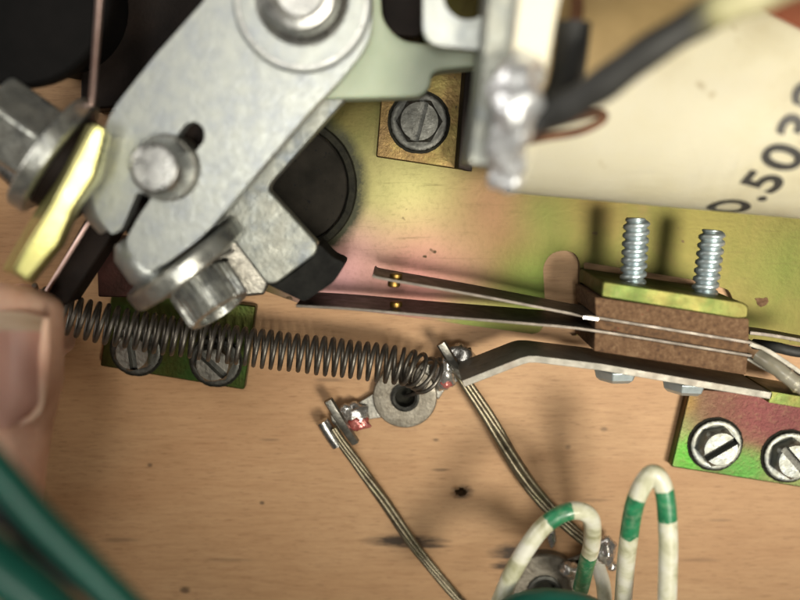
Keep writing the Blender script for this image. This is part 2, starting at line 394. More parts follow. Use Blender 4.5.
# torn splinters at the pilot hole
bm = bmesh.new()
for k in range(7):
    a = random.uniform(0, 6.28); c = Vector((holec.x+1.2*math.cos(a), holec.y+.8*math.sin(a), .05))
    d = Vector((math.cos(a)*.9, math.sin(a)*.5, .25)).normalized()
    join(bm, tube([c-d*.3, c+d*.3, c+d*.8], lambda t: .14*(1-t)+.02, 5))
obj('splinter', bm, 'wood', board)

# ------------------------------------------------------------------ base plate on the board
zp = 1.5
out = P2([(214, -60), (830, -60), (830, 349), (770, 343), (700, 334)], zp)
notch = P2([(556, 331), (548, 328), (546, 316), (543, 290), (541, 270), (547, 256), (558, 250), (570, 253), (577, 262), (580, 300)], zp)
notch = pround(P2([(580, 336), (580, 262), (575, 253), (563, 250), (550, 254), (543, 266), (546, 320), (540, 333), (528, 334)], zp), 1.2)
rest = P2([(430, 320), (350, 309), (298, 303), (262, 290), (214, 240)], zp)
hole = circ(W(288, 186, zp), L(64, zp), 48)
bm = prism(out+notch+rest, 0.0, zp, [hole, pround(P2([(583, 262), (700, 281), (729, 290), (735, 305), (590, 300)], zp), .6)])
bp_ = obj('base_plate', bm, 'base_plate', bevel=.12)
tag(bp_, 'large olive yellow chromate steel base plate lying on the wood board', 'metal plate')
# small heart-shaped pit in the plate
pc = W(762, 302, zp)
hp = [Vector((pc.x+x, pc.y+y)) for x, y in ((-.2, -.8), (.6, -.5), (1.0, .1), (.7, .75), (.15, .55), (-.5, .62), (-1.2, .55), (-.8, .1), (-.75, -.3))]
obj('rust_chip', prism(pround(hp, .2), zp-.02, zp+.05), 'fibre', bp_)

# shaft bushing disc in the plate's round hole
c = W(288, 186, 2.6)
bush = thing('shaft_bushing', 'greasy grey bushing disc in round plate opening behind the arms', 'bushing', (c.x, c.y, 0))
obj('disc', lathe([(0.01, 2.2), (8.3, 2.2), (8.6, 1.9), (8.6, .02)], Matrix.Translation((c.x, c.y, 0)), 56), 'grease_disc', bush)
obj('rim', lathe([(8.65, .02), (8.65, 2.5), (8.9, 2.9), (9.75, 2.9), (9.95, 2.5), (9.95, .02)], Matrix.Translation((c.x, c.y, 0)), 72, close=False,
    rf=lambda a, h, r: 1+.012*noise.noise(Vector((math.cos(a)*6, math.sin(a)*6, h)))), 'grease', bush)

# ------------------------------------------------------------------ screws
def hexscrew(px, py, z0, R0, slot, label, m_washer='zinc_dull', m_head='zinc_dull', hh=2.6, tilt=(0, 0), rot=10, group='slotted hex washer head screws'):
    c = W(px, py, z0)
    t = thing('hex_screw', label, 'screw', c, group)
    M = Matrix.Translation(c) @ Matrix.Rotation(R(tilt[0]), 4, 'X') @ Matrix.Rotation(R(tilt[1]), 4, 'Y')
    bm = lathe([(R0*.5, 0), (R0*.97, 0), (R0, .25), (R0*.98, .6), (R0*.9, .75), (R0*.80, .62), (R0*.4, .6)], M, 64, rf=lambda a, h, r: 1+(.012*math.sin(a*36) if r > R0*.95 else 0))
    obj('washer', bm, m_washer, t, smooth=50)
    Mh = M @ Matrix.Rotation(R(rot), 4, 'Z'); rh = R0*.80
    def hexr(a, h, r):
        a = (a % (math.pi/3))-math.pi/6; return math.cos(math.pi/6)/math.cos(a)
    n = 72; bm = bmesh.new(); prev = None
    spec = [(rh, .6, 1), (rh, hh*.72, 1), (rh*.86, hh*.86, 0)]
    rings = []
    for r, h, hx in spec:
        ring = []
        for i in range(n):
            a = 2*math.pi*i/n; k = hexr(a, 0, r) if hx else 1
            ring.append(bm.verts.new(Mh @ Vector((r*k*math.cos(a), r*k*math.sin(a), h))))
        rings.append(ring)
    for A, B in zip(rings, rings[1:]):
        for i in range(n): bm.faces.new((A[i-1], A[i], B[i], B[i-1]))
    bm.faces.new(rings[0])
    # two half-discs either side of the slot, slot floor below
    sa = R(slot-rot); sw = rh*.19
    rr = rh*.86
    for s in (-1, 1):
        pts = []
        a0 = math.asin(sw/rr)
        for i in range(25):
            a = a0+(math.pi-2*a0)*i/24
            pts.append(Vector((rr*math.cos(a), s*rr*math.sin(a))))
        low = [bm.verts.new(Mh @ (Matrix.Rotation(sa, 3, 'Z') @ Vector((p.x, p.y, hh*.42)))) for p in pts]
        mid = [bm.verts.new(Mh @ (Matrix.Rotation(sa, 3, 'Z') @ Vector((p.x*1.0, p.y, hh*.88)))) for p in pts]
        top = [bm.verts.new(Mh @ (Matrix.Rotation(sa, 3, 'Z') @ Vector((p.x*.93, s*max(sw, abs(p.y)*.93), hh)))) for p in pts]
        m_ = len(pts)
        for A, B in ((low, mid), (mid, top)):
            for i in range(m_): bm.faces.new((A[i-1], A[i], B[i], B[i-1]))
        bm.faces.new(top); bm.faces.new(low)
    fl = [bm.verts.new(Mh @ Vector((rr*.99*math.cos(2*math.pi*i/32), rr*.99*math.sin(2*math.pi*i/32), hh*.45))) for i in range(32)]
    bm.faces.new(fl).material_index = 1
    obj('head', bm, [m_head, 'steel_dark'], t, smooth=30)
    # grimy ring left by the washer
    obj('grime', lathe([(R0*1.07, -.02), (R0*1.09, .1), (R0*1.01, .16), (R0*.95, -.02)], M, 56, close=False, rf=lambda a, h, r: 1+.03*noise.noise(Vector((math.cos(a)*5, math.sin(a)*5, 0)))), 'grease', t)
    return t

# ------------------------------------------------------------------ mounting brackets on the board
b1 = obj('mounting_bracket', slab([(690, 388), (830, 398), (830, 492), (671, 467)], 2.0, 2.0, .35), 'tab_right', bevel=.25)
tag(b1, 'red and green iridescent mounting bracket on the wood at lower right', 'bracket')
b2 = thing('mounting_bracket', 'shadowed mounting bracket on the wood behind the coil spring', 'bracket', W(180, 340, 0))
obj('plate', slab([(112, 290), (256, 306), (244, 390), (100, 366)], 2.0, 2.0, .35), 'chromate_green_shaded', b2, bevel=.2)
obj('upright', slab([(96, 238), (160, 248), (158, 298), (98, 297)], 8, 7.9, .3), 'chromate_red_shaded', b2, bevel=.2)
b3 = thing('mounting_bracket', 'brown gold square bracket at top centre with an upright side', 'bracket', W(420, 130, 1.5))
obj('foot', slab([(384, 60), (470, 66), (462, 170), (376, 157)], 3.2, 1.69, .3), 'chromate_brown', b3, bevel=.2)
obj('upright', slab([(466, 62), (482, 62), (472, 172), (458, 168)], 11, 9.49, .2), 'black_steel_and_shade', b3, bevel=.25)  # black colour stands in for the shade on this side

hexscrew(715, 444, 2.0, 3.9, 32, 'pale screw with rising slot, left of the two on the red green bracket')
hexscrew(788, 456, 2.0, 3.9, -48, 'pale screw with falling slot, at right photo edge on the red green bracket', rot=25)
hexscrew(419, 122, 3.2, 4.1, 75, 'dark grey slotted hex screw on the brown gold square bracket', 'steel_dark', 'steel_dark', hh=2.3, rot=0)
hexscrew(137, 350, 2.0, 3.7, 95, 'half hidden screw behind the spring, the left of the two there', 'steel_dark', 'steel_grey', rot=15)
hexscrew(216, 361, 2.0, 3.7, 135, 'half hidden screw below the spring, the right of the two there', 'steel_dark', 'steel_grey', rot=5)

# ------------------------------------------------------------------ coil spring
ctrl = [(28, 303, 14), (60, 313, 13), (130, 329, 10.5), (200, 340, 8.6), (281, 351, 7.6), (350, 359, 7.2), (400, 366, 7.4), (418, 371, 6.8), (430, 378, 6.0)]
ax = catmull([W(*p) for p in ctrl], 40)
cum = [0]
for a, b_ in zip(ax, ax[1:]): cum.append(cum[-1]+(b_-a).length)
def axpt(s):
    s = max(0, min(cum[-1], s)); import bisect
    i = min(len(cum)-2, max(0, bisect.bisect_right(cum, s)-1)); t = (s-cum[i])/(cum[i+1]-cum[i])
    return ax[i].lerp(ax[i+1], t), (ax[i+1]-ax[i]).normalized()
pitch = 1.27; turns = cum[-1]/pitch; npts = int(turns*22); path = []
for i in range(npts+1):
    s = cum[-1]*i/npts; p, t = axpt(s); side = Vector((-t.y, t.x, 0)).normalized(); upv = t.cross(side).normalized()
    if upv.z < 0: upv = -upv
    a = -2*math.pi*s/pitch*1.0+.4*math.sin(s*.5); rad = 2.58+.05*math.sin(s*.8)
    path.append(p+side*rad*math.cos(a)+upv*rad*math.sin(a))
e = path[-1]
path += catmull([e, e+(path[-1]-path[-2]).normalized()*.9, W(424, 388, 5.0), W(413, 394, 2.8), W(405, 396, 1.2)], 6)[1:]
sp = obj('coil_spring', tube(path, .31, 8), 'spring_steel', smooth=60)
tag(sp, 'long dark wire coil spring stretched from the thumb to the eyelet', 'spring')

# ------------------------------------------------------------------ solder lugs
def lug(name, label, c, ends, R0, wash_h=2.2):
    """eyelet with flat arms on the board; c: px centre; ends: px arm ends with half width px"""
    cc = W(c[0], c[1], 1.4)
    t = thing(name, label, 'solder lug', (cc.x, cc.y, 0), 'solder lugs screwed to the wood')
    for k, (ex, ey, hw) in enumerate(ends):
        e = W(ex, ey, 1.4).to_2d(); d = (e-cc.to_2d()).normalized(); nn = Vector((-d.y, d.x)); h = hw
        a = cc.to_2d()+d*R0*.82
        obj('arm', prism([a+nn*h*1.3, (a+e)/2+nn*h*.8, e+nn*h, e+d*.4, e-nn*h, (a+e)/2-nn*h*.8, a-nn*h*1.3], .8, 1.45), 'steel_grey', t, bevel=.1)
    M = Matrix.Translation((cc.x, cc.y, 0))
    obj('ring', lathe([(R0, .02), (R0, 1.7), (R0*.96, 1.95), (R0*.82, 2.05), (R0*.62, 2.0), (R0*.40, 2.0), (R0*.38, 1.7), (R0*.38, .02)], M, 56, close=False), 'lug_steel', t)
    obj('eyelet', lathe([(R0*.44, 1.9), (R0*.45, 2.35), (R0*.38, 2.5), (R0*.31, 2.3), (R0*.30, .3)], M, 40, close=False), 'steel_dark', t)
    obj('rivet_hole', lathe([(.01, .4), (R0*.31, .4), (R0*.31, .1)], M, 32), 'grease', t)
    return t
l1 = lug('solder_lug', 'two armed eyelet lug under the right end of the spring', (405, 396), [(334, 421, 1.6), (456, 366, 2.4)], 4.9)
def sold(p, r, parent, sc=(1, 1, .7), m='solder', seed=0, z=None, amp=.22):
    obj('solder', blob(W(*p), r, sc, amp, .9, seed), m, parent, smooth=80)
sold((354, 415, 2.2), 1.9, l1, (1.1, .95, .7), seed=1, amp=.34); sold((359, 423, 3.0), 1.3, l1, (1.2, .9, .6), 'flux_red', 3); sold((346, 409, 2.6), .8, l1, seed=31)
sold((444, 376, 3.0), 1.9, l1, (.9, 1.1, .8), seed=5); sold((446, 384, 4.0), .75, l1, (1.2, .8, .6), 'flux_red', 4); sold((448, 366, 3.6), 1.1, l1, seed=33, amp=.3)
sold((461, 357, 3.2), 2.0, l1, (1.2, .9, .6), seed=8)
# upright terminal tabs folded out of the lug arms
for pts in ([(328, 400, 5), (341, 421, 4.5), (355, 442, 2.6)], [(441, 343, 6), (452, 361, 5.6), (466, 381, 4)]):
    bm = tube(PW(pts, 4), .55, 8, rf=lambda t, a: 1+.35*abs(math.cos(a)))
    obj('terminal', bm, 'steel_grey', l1)
obj('terminal', tube(PW([(322, 421, 3.6), (329, 433, 3.4), (337, 445, 3)], 4), .95, 12), 'steel_bright', l1)
l2 = lug('solder_lug', 'scorched lug at the bottom edge under the striped wires', (544, 590), [(512, 600, 2.0), (584, 568, 2.0), (604, 552, 1.9)], 6.2)
sold((570, 570, 3.2), 1.6, l2, (1.1, .8, .7), seed=11); sold((606, 550, 4), 1.9, l2, (.8, 1.1, .8), seed=13); sold((552, 538, 3), .9, l2, (.7, 1.5, .5), seed=15); sold((612, 566, 3), .8, l2, seed=16)

# ------------------------------------------------------------------ bare stranded wires
def strands(name, pts, n, spread, r, label, m='tinned_wire'):
    base = PW(pts, 14); t = thing(name, label, 'wire', base[len(base)//2], 'bare wires soldered to the eyelet lug')
    m_ = len(base)
    for k in range(n):
        ph = 2*math.pi*k/n; path = []
        for i, p in enumerate(base):
            u = i/(m_-1); tg = (base[min(i+1, m_-1)]-base[max(i-1, 0)]).normalized()
            sd = tg.cross(Vector((0, 0, 1))).normalized(); a = ph+u*2.2
            ww = spread*(.55+.45*math.sin(math.pi*u))*(1+.25*noise.noise(Vector((u*6, k, 0))))
            path.append(p+sd*ww*math.cos(a)+Vector((0, 0, 1))*ww*.7*math.sin(a))
        obj('strand', tube(path, r, 7), m, t, smooth=70)
    return t
strands('stranded_wire', [(333, 428, 3.6), (345, 447, 3.2), (363, 472, 2.6), (387, 505, 2.0), (414, 545, 1.6), (440, 578, 1.6), (472, 615, 2)], 5, .55, .42, 'bare stranded wire running down from the left arm of the eyelet lug')
strands('stranded_wire', [(457, 368, 4.2), (474, 395, 4), (497, 432, 3.6), (520, 470, 3), (545, 503, 2.5), (575, 532, 3), (606, 556, 4)], 5, .72, .48, 'bare stranded wire running from the lug right arm towards the striped wires')

# ------------------------------------------------------------------ leaf switch stack
ZN = 16.0   # height of the edges nearest the camera
sw = thing('leaf_switch', 'leaf switch stack of rusty brown spacers clamped by two threaded screws', 'switch', W(665, 330, 2))
def face(pts, z1, z0, m, name, par, bev=.15, rad=.2):
    return obj(name, prism(pround(P2(pts, z1), rad), z0, z1), m, par, bevel=bev)
face([(603, 281), (742, 302), (749, 306), (748, 318), (738, 319), (601, 297)], ZN+.6, 2.2, 'chromate', 'clamp_plate', sw, .2, .5)
face([(595, 297), (749, 319), (749, 341), (596, 316)], ZN, 3, 'fibre', 'spacer', sw)
face([(595, 319), (749, 343.5), (748, 354), (595, 329)], ZN-.25, 3, 'fibre_dark', 'spacer', sw)
face([(595, 332), (748, 357), (746, 375), (594, 351)], ZN-.2, 3, 'fibre', 'spacer', sw)
def blade(pts, z0, z1, th, par, m='blade_steel', name='blade', sm=6):
    p = [W(x, y, z1).to_2d() for x, y in pts]
    p3 = catmull([Vector((q.x, q.y, 0)) for q in p], sm) if sm > 1 else [Vector((q.x, q.y, 0)) for q in p]
    return obj(name, strip([q.to_2d() for q in p3], th, z0, z1), m, par, bevel=.05)
up = blade([(373, 275), (384, 279), (480, 296), (583, 316), (598, 318), (752, 343)], 6.5, ZN, .34, sw)
lo = blade([(296, 306), (350, 309), (430, 316), (530, 324), (596, 331), (752, 356)], 4.5, ZN+.2, .38, sw)
obj('blade_highlight_edge', strip([W(583, 317.4, ZN+.1).to_2d(), W(599, 319.6, ZN+.1).to_2d()], .42, 12, ZN+.1), 'steel_bright', up, bevel=.05).name = 'highlight_edge'  # bright strip laid on the blade edge as its highlight
# gold contacts, rivets through the blades
def contact(px, py, z, par, s, ang):
    c = W(px, py, z); M = frame(c, (math.sin(R(ang))*0, s, 0))
    obj('contact', lathe([(.01, -.25), (.8, -.25), (.85, 0), (.85, .35), (.7, .5), (.01, .52)], M, 24), 'brass', par)
contact(396, 277, ZN-2.1, up, 1, 0); contact(394, 283, ZN-1.6, up, -1, 0); contact(396, 305, ZN-2.4, lo, 1, 0)
# bent mounting bracket under the stack
bb = blade([(463, 384), (522, 361), (529, 359.3), (537, 359.3), (600, 367), (700, 384), (772, 396)], 4.5, ZN-1, .95, sw, 'bracket_steel', 'bent_bracket', 1)
bb2 = blade([(770, 397), (800, 402), (830, 407)], 6, ZN-1, 1.6, sw, 'chromate', 'bent_bracket')
# threaded studs, helical thread
def stud(p0, p1, r, par, z):
    a = W(p0[0], p0[1], z); b_ = W(p1[0], p1[1], z); Ls = (b_-a).length; M = frame(a, b_-a)
    bm = bmesh.new(); n = 24; pit = 1.15; rows = []; m_ = int(Ls/pit*14)
    for i in range(m_+1):
        ring = []
        for j in range(n):
            th = 2*math.pi*j/n; h = Ls*i/m_; ph = (h/pit-th/(2*math.pi)) % 1
            k = 1-.25*(0.5-0.5*math.cos(2*math.pi*ph))**2.2
            if h > Ls-.7: k *= 1-.22*((h-Ls+.7)/.7)
            ring.append(bm.verts.new(M @ Vector((r*k*math.cos(th), r*k*math.sin(th), h))))
        rows.append(ring)
    for A, B in zip(rows, rows[1:]):
        for j in range(n): bm.faces.new((A[j-1], A[j], B[j], B[j-1]))
    bm.faces.new(rows[0]); bm.faces.new(rows[-1])
    return bm, M
for p0, p1, lab in (((632, 294), (637, 218), 'threaded stud of the leaf switch, the left one of the pair'), ((703, 304), (713, 230), 'threaded stud of the leaf switch, the right one of the pair')):
    t = thing('clamp_screw', lab, 'screw', W(p0[0], p0[1], 11.5), 'clamp screws through the leaf switch')
    bm, M = stud(p0, p1, 1.78, t, 11.5); obj('thread', bm, 'stud_zinc', t, smooth=60)
    d = (W(p1[0], p1[1], 11.5)-W(p0[0], p0[1], 11.5)).normalized(); hp = W(p0[0], p0[1], 11.5)-d*11.6
    nx = W(p0[0]-16, p0[1]+86, 11.5)
    nx = W({632: 616, 703: 684}[p0[0]], {632: 371, 703: 383}[p0[0]], 11.5)
    obj('head', lathe([(.01, -1.4), (2.2, -1.35), (2.9, -.8), (3.2, .2), (3.2, .4), (.01, .4)], frame(nx, d, 8), 6), 'stud_zinc', t, smooth=0, bevel=.15)

# solder tails and wires leaving the stack on the right
t1 = blade([(750, 333), (775, 336), (830, 346)], 9, 13, .5, sw, 'blade_steel', 'tail', 3)
t2 = blade([(750, 344), (770, 352), (800, 372), (830, 392)], 8, 15, .6, sw, 'bracket_steel', 'tail', 3)
t3 = blade([(748, 358), (770, 371), (800, 385), (830, 400)], 8, 14, .6, sw, 'bracket_steel', 'tail', 3)
sold((786, 376, 17), 1.1, t3, (1.1, .8, .6), seed=21); sold((797, 384, 17), 1.2, t3, seed=23)
wi = obj('insulated_wire', tube(PW([(758, 356, 15), (775, 367, 17), (800, 386, 18), (840, 410, 20)]), 1.0, 14), 'clear_sleeve')
tag(wi, 'milky clear sleeve leaving the right end of the leaf switch', 'wire')
wi = obj('insulated_wire', tube(PW([(754, 344, 9), (775, 347, 12), (800, 352, 13), (840, 352, 14)]), .75, 14), 'black_sleeve')
tag(wi, 'thin black wire leaving the leaf switch above the milky sleeve', 'wire')

# ------------------------------------------------------------------ crank arm (main light plate)
ZA = 26.0
c0 = W(300, 2, ZA)
arm = thing('crank_arm', 'wide pale zinc crank arm crossing the upper left with a round boss', 'crank arm', W(220, 120, ZA-3))
slot_hole = circ(W(190, 136, ZA), L(14, ZA), 24)
bend = [(180, -60), (205, 0), (155, 56), (110, 113), (99, 150), (93, 190), (96, 214), (112, 236), (122, 228),
        (137, 192), (152, 197), (135, 222), (124, 244), (138, 262), (146, 272), (166, 264), (198, 240), (214, 224), (226, 209), (313, 107), (338, 82), (372, 40), (372, -60)]
outer = pround(P2(bend, ZA), [0, 0, .5, 2, 2, 2, 2, 1.2, .5, .3, .3, 1.5, 2, 2, 1.5, 1.5, 2, 1.5, 1.5, 1, 1, 3, 0], 5)
sh = circ(W(190, 136, ZA), L(15, ZA), 28)
slit = pround(P2([(181, 128), (199, 142), (186, 158), (172, 150)], ZA), .4)
bm = prism(outer, ZA-2.6, ZA, [[Vector(p) for p in pround(P2([(180, 131), (186, 123), (196, 121), (204, 128), (205, 140), (198, 149), (188, 158), (165, 170), (160, 160), (172, 143)], ZA), .6)]])
pl = obj('plate', bm, 'zinc', arm, bevel=.35, seg=3)
# dark floor seen through the keyhole and slit (lower plate of the clamp)
obj('lower_plate', prism(pround(P2([(110, 130), (205, 100), (240, 130), (220, 220), (150, 262), (116, 220)], ZA-6), 1.5), ZA-8, ZA-6), 'black_steel_and_shade', arm, bevel=.2)
# rounded clamp ears below the bend
for q in (((96, 205), (120, 228)), ((134, 240), (165, 285))):
    a = W(*q[0], ZA-3.2); b_ = W(*q[1], ZA-3.2)
obj('clamp_ear', tube([W(124, 240, ZA-3.8), W(130, 249, ZA-3.8), W(146, 266, ZA-3.9), W(160, 276, ZA-5)], lambda t: 1.4+1.5*min(1, t*2), 24), 'zinc', arm, bevel=.2)
obj('clamp_ear', tube([W(97, 190, ZA-3.6), W(104, 212, ZA-3.7), W(114, 226, ZA-4)], lambda t: 2.7-.7*t, 24), 'zinc', arm, bevel=.2)
M = Matrix.Translation((W(302, 1, ZA+1.2).x, W(302, 1, ZA+1.2).y, ZA))
rw = L(67, ZA+1)
obj('washer', lathe([(rw*.3, .02), (rw-.1, .02), (rw, .3), (rw, .9), (rw-.3, 1.2), (rw*.3, 1.2)], M, 72), 'zinc', arm)
obj('washer_lip', lathe([(rw-.95, 1.15), (rw-.8, 1.32), (rw-.5, 1.32), (rw-.4, 1.15)], M, 72, close=False), 'steel_bright', arm)
Mb = Matrix.Translation((W(299, -8, ZA+4).x, W(299, -8, ZA+4).y, ZA+1.2))
obj('boss', lathe([(5.4, .02), (5.1, .5), (4.5, 1.1), (4.3, 2.6), (3.9, 3.4), (3.1, 3.6), (2.7, 3.2), (2.4, 2.2), (.01, 2.1)], Mb, 56, close=False), 'steel_bright', arm)
# pin with a faceted cone head
c = W(168, 168, ZA); M = Matrix.Translation((c.x, c.y, ZA))
pin = thing('clamp_pin', 'round stepped pin head with flat face on the crank arm slit', 'pin', c)
obj('collar', lathe([(.01, .02-3), (3.9, .02-3), (3.9, 1.2), (3.7, 2.0)], M, 32), 'steel_grey', pin)
obj('head', lathe([(3.65, 2.0), (3.55, 3.4), (2.75, 5.6), (2.6, 5.85), (2.4, 5.95), (.01, 6.0)], M, 12, close=False), 'steel_bright', pin, smooth=25)

# finger arm with rubber boot, under the main arm
ZF = 19.0
fa = thing('stop_arm', 'grey angled arm tipped with a black rubber boot', 'arm', W(270, 230, ZF-3))
pts = [(345, 82), (352, 92), (272, 182), (268, 189), (318, 244), (316, 254), (276, 284), (266, 284), (222, 226), (185, 240), (165, 150), (240, 110), (300, 60)]
obj('plate', prism(pround(P2(pts, ZF), [1, .5, 1, .8, 1.2, 1, 1.2, 1, 2, 2, 2, 2, 2], 5), ZF-3, ZF), 'zinc_dull', fa, bevel=.3, seg=3)
pts = [(316, 246), (330, 258), (347, 264), (330, 284), (303, 301), (292, 296), (262, 280), (271, 284), (280, 281)]
pts = [(310, 236), (322, 250), (345, 262), (332, 283), (305, 302), (288, 293), (258, 276), (275, 286), (290, 277), (315, 255)]
pts = [(318, 243), (333, 258), (346, 263), (334, 282), (304, 302), (288, 293), (262, 282), (274, 286), (283, 280), (300, 268), (316, 254)]
obj('rubber_boot', prism(pround(P2(pts, ZF-.6), .7, 4), ZF-7.5, ZF-.6), 'rubber', fa, bevel=.6, seg=3)
obj('rubber_boot_tip', prism(pround(P2([(300, 255), (318, 240), (333, 258), (346, 263), (334, 282), (304, 302), (266, 284)], ZF-3.3), .6), ZF-9.5, ZF-3.3), 'rubber', fa, bevel=.6, seg=3).name = 'rubber_boot'

# ------------------------------------------------------------------ clamp bolt, left end: hex head and washer
d1 = (W(215, 255, 21)-W(20, 118, 24)).normalized()
hb = thing('hex_bolt', 'hexagonal bolt head at the left edge of the photo', 'bolt', W(25, 135, 18))
obj('head', lathe([(.01, -9.8), (4.6, -9.8), (5.3, -9.3), (5.3, -2.8), (5.0, -2.4), (.01, -2.4)], frame(W(62, 160, 22), d1, 12), 6), 'zinc_worn', hb, smooth=0, bevel=.35)
obj('shaft', lathe([(2.2, -3), (2.2, 0.2), (6.2, .2), (6.2, 5), (2.2, 5), (2.2, 12)], frame(W(62, 160, 22), d1), 32), 'black_steel_and_shade', hb)  # wide black section added to fill the dark gap beside the lever
ws = obj('washer', lathe([(2.3, -2.2), (7.6, -2.2), (7.9, -1.9), (7.9, -.2), (7.6, .1), (2.3, .1)], frame(W(62, 160, 22), d1+Vector((0, 0, -.05))), 64), 'zinc_worn', None, bevel=.1)
tag(ws, 'thick round washer beside the hexagonal bolt head', 'washer')
ro = obj('smooth_pin', tube([W(-20, 133, 16), W(20, 168, 17), W(45, 195, 17)], 2.6, 24), 'steel_bright')
tag(ro, 'polished cylinder end below the hexagonal bolt head at left edge', 'pin')
# lower right end: washer and knurled cap
d2 = (W(228, 312, 20)-W(190, 264, 20.5)).normalized()
o2 = W(192, 270, 20)
sc = thing('cap_screw', 'knurled socket cap screw pointing down right below the crank arm', 'screw', W(215, 290, 15))
ws = obj('washer', lathe([(2.3, -2.5), (8.0, -2.5), (8.4, -2.1), (8.4, -.3), (8.1, 0), (2.3, 0)], frame(o2, d2+Vector((0, 0, -.08))), 64), 'zinc_worn', None, bevel=.1)
tag(ws, 'tilted round washer under the crank arm beside the knurled cap', 'washer')
Mk = frame(o2, d2+Vector((0, 0, .28)))
bm = bmesh.new(); n = 180; prof = [(4.0, 1.6), (4.3, 1.9), (4.3, 6.0), (4.0, 6.4), (3.1, 6.5), (2.9, 5.6), (2.2, 5.4)]; rings = []
for r, h in prof:
    rings.append([bm.verts.new(Mk @ Vector(((r-(.36 if (i % 6) < 3 and 1.7 < h < 6.1 and r > 4.1 else 0))*math.cos(2*math.pi*i/n), (r-(.36 if (i % 6) < 3 and 1.7 < h < 6.1 and r > 4.1 else 0))*math.sin(2*math.pi*i/n), h))) for i in range(n)])
for A, B in zip(rings, rings[1:]):
    for i in range(n): bm.faces.new((A[i-1], A[i], B[i], B[i-1]))
bm.faces.new(rings[0]); bm.faces.new(rings[-1])
obj('knurled_head', bm, 'zinc_worn', sc, smooth=25)
bm = bmesh.new()          # toothed lock washer between
for k in range(14):
    a = 2*math.pi*k/14
    q = Matrix.Rotation(a, 4, 'Z')
    pts = [Vector((2.4, -.6)), Vector((5.6, -.75)), Vector((5.8, .75)), Vector((2.4, .6))]
    prism(pts, .3, .75, bm=bm, M=Mk @ q @ Matrix.Rotation(R(14), 4, 'X'))
obj('lock_washer', bm, 'steel_grey', sc, bevel=.08)
nb_ = obj('nut', lathe([(1.5, 0), (4.2, 0), (4.5, .4), (4.5, 3.6), (4.2, 4), (1.5, 4)], frame(W(243, 262, 12), (.2, -.1, .9)), 6), 'steel_grey', None, smooth=0, bevel=.2)
tag(nb_, 'small dark steel nut wedged between knurled cap and rubber booted arm', 'nut')

# ------------------------------------------------------------------ gold lever, dark link, rods at left
bm = bmesh.new(); rows = []
for st in ([(86, 123, 25), (95, 123, 33.4), (107, 129, 32.6), (111, 134, 30), (112, 136, 25)], [(56, 175, 25), (68, 176, 34), (95, 176, 33), (101, 178, 31), (102, 180, 26)],
           [(34, 212, 26), (49, 211, 34.4), (75, 206, 33.4), (80, 207, 31), (81, 208, 26)], [(15, 245, 27), (27, 246, 34.7), (60, 243, 33.6), (64, 244, 31), (65, 245, 27)],
           [(1, 270, 27), (13, 271, 34.9), (27, 282, 34.2), (31, 284, 32), (33, 285, 27)]):
    rows.append([bm.verts.new(W(*q)) for q in st])
for A, B in zip(rows, rows[1:]):
    for i in range(5): bm.faces.new((A[i-1], A[i], B[i], B[i-1]))
bm.faces.new(rows[0]); bm.faces.new(rows[-1])
lv = obj('gold_lever', bm, 'chromate_yellow', smooth=40, bevel=.35, seg=3)
tag(lv, 'shiny yellow gold flat lever slanting down to the thumb', 'lever')
mat('rod_steel', metal=.9, rough=.3, cols=[(.45, .30, .26), (.62, .46, .42)], nscale=400)
lk = thing('dark_link', 'black flat link with a bright copper edge between gold lever and spring', 'link', W(80, 260, 12))
obj('bar', prism(pround(P2([(88, 214), (120, 224), (66, 306), (40, 298)], 17), .6), 12, 17), 'black_steel_and_shade', lk, bevel=.3)
obj('edge', tube([W(92, 218, 17.2), W(47, 291, 17.2)], .32, 8), 'rod_steel', lk)
rd = obj('thin_rod', tube([W(102, -30, 27), W(96, 50, 25), W(90, 130, 22)], .42, 16), 'rod_steel')
tag(rd, 'thin coppery rod running down from the top edge at left', 'rod')
# dark coil end and a black slab standing in for shade, top left
cb = thing('black_coil', 'black coil bobbin filling the top left corner', 'coil', W(10, 10, 10))
cc = W(5, -20, 24)
obj('flange', lathe([(.01, 20), (11.6, 20), (12, 20.4), (12, 22.6), (11.6, 23), (.01, 23)], Matrix.Translation((cc.x, cc.y, 0)), 64), 'black_plastic', cb)
obj('winding', lathe([(.01, 0.1), (9, .1), (9, 20), (.01, 20)], Matrix.Translation((cc.x, cc.y, 0)), 48), 'black_plastic', cb)
fr = obj('shade_slab', prism(pround(P2([(84, -80), (260, -80), (260, 60), (165, 104), (80, 110)], 7), .5), .02, 7), 'black_steel_and_shade', bevel=.3)
tag(fr, 'black slab standing in for the shade left of the crank arm', 'slab')

# ------------------------------------------------------------------ nylon bracket and top switch
ny = thing('nylon_link', 'pale green nylon link right of the crank arm boss', 'link', W(400, 60, 16))
obj('block', prism(pround(P2([(340, -60), (378, -60), (382, 20), (400, 40), (440, 46), (500, 46), (500, 64), (440, 70), (432, 74), (430, 88), (420, 97), (322, 99), (300, 60)], 21), [0, 0, 1.5, 2, .5, .5, .5, 1.5, 1.5, 1.5, 1.5, .5, .5], 5), 15, 21), 'nylon', ny, bevel=.7, seg=3)
obj('shade_block', prism(pround(P2([(374, -60), (432, -60), (430, 26), (418, 38), (384, 36)], 15), .6), 7.2, 15), 'black_steel_and_shade', ny, bevel=.3)  # black block added for the shade at the link's top end
sb = obj('silver_bracket', prism(pround(P2([(424, -60), (520, -60), (500, 52), (423, 44)], 33), [0, 0, .5, 2.2], 6), 30.5, 33, [circ(W(468, -6, 33), L(24, 33), 28)]), 'zinc', bevel=.35, seg=3)
tag(sb, 'bright silver bracket corner with a round hole at the top edge', 'bracket')
es = thing('upper_switch', 'blurred stack of metal bar and cream strip at top centre', 'switch', W(510, 80, 30))
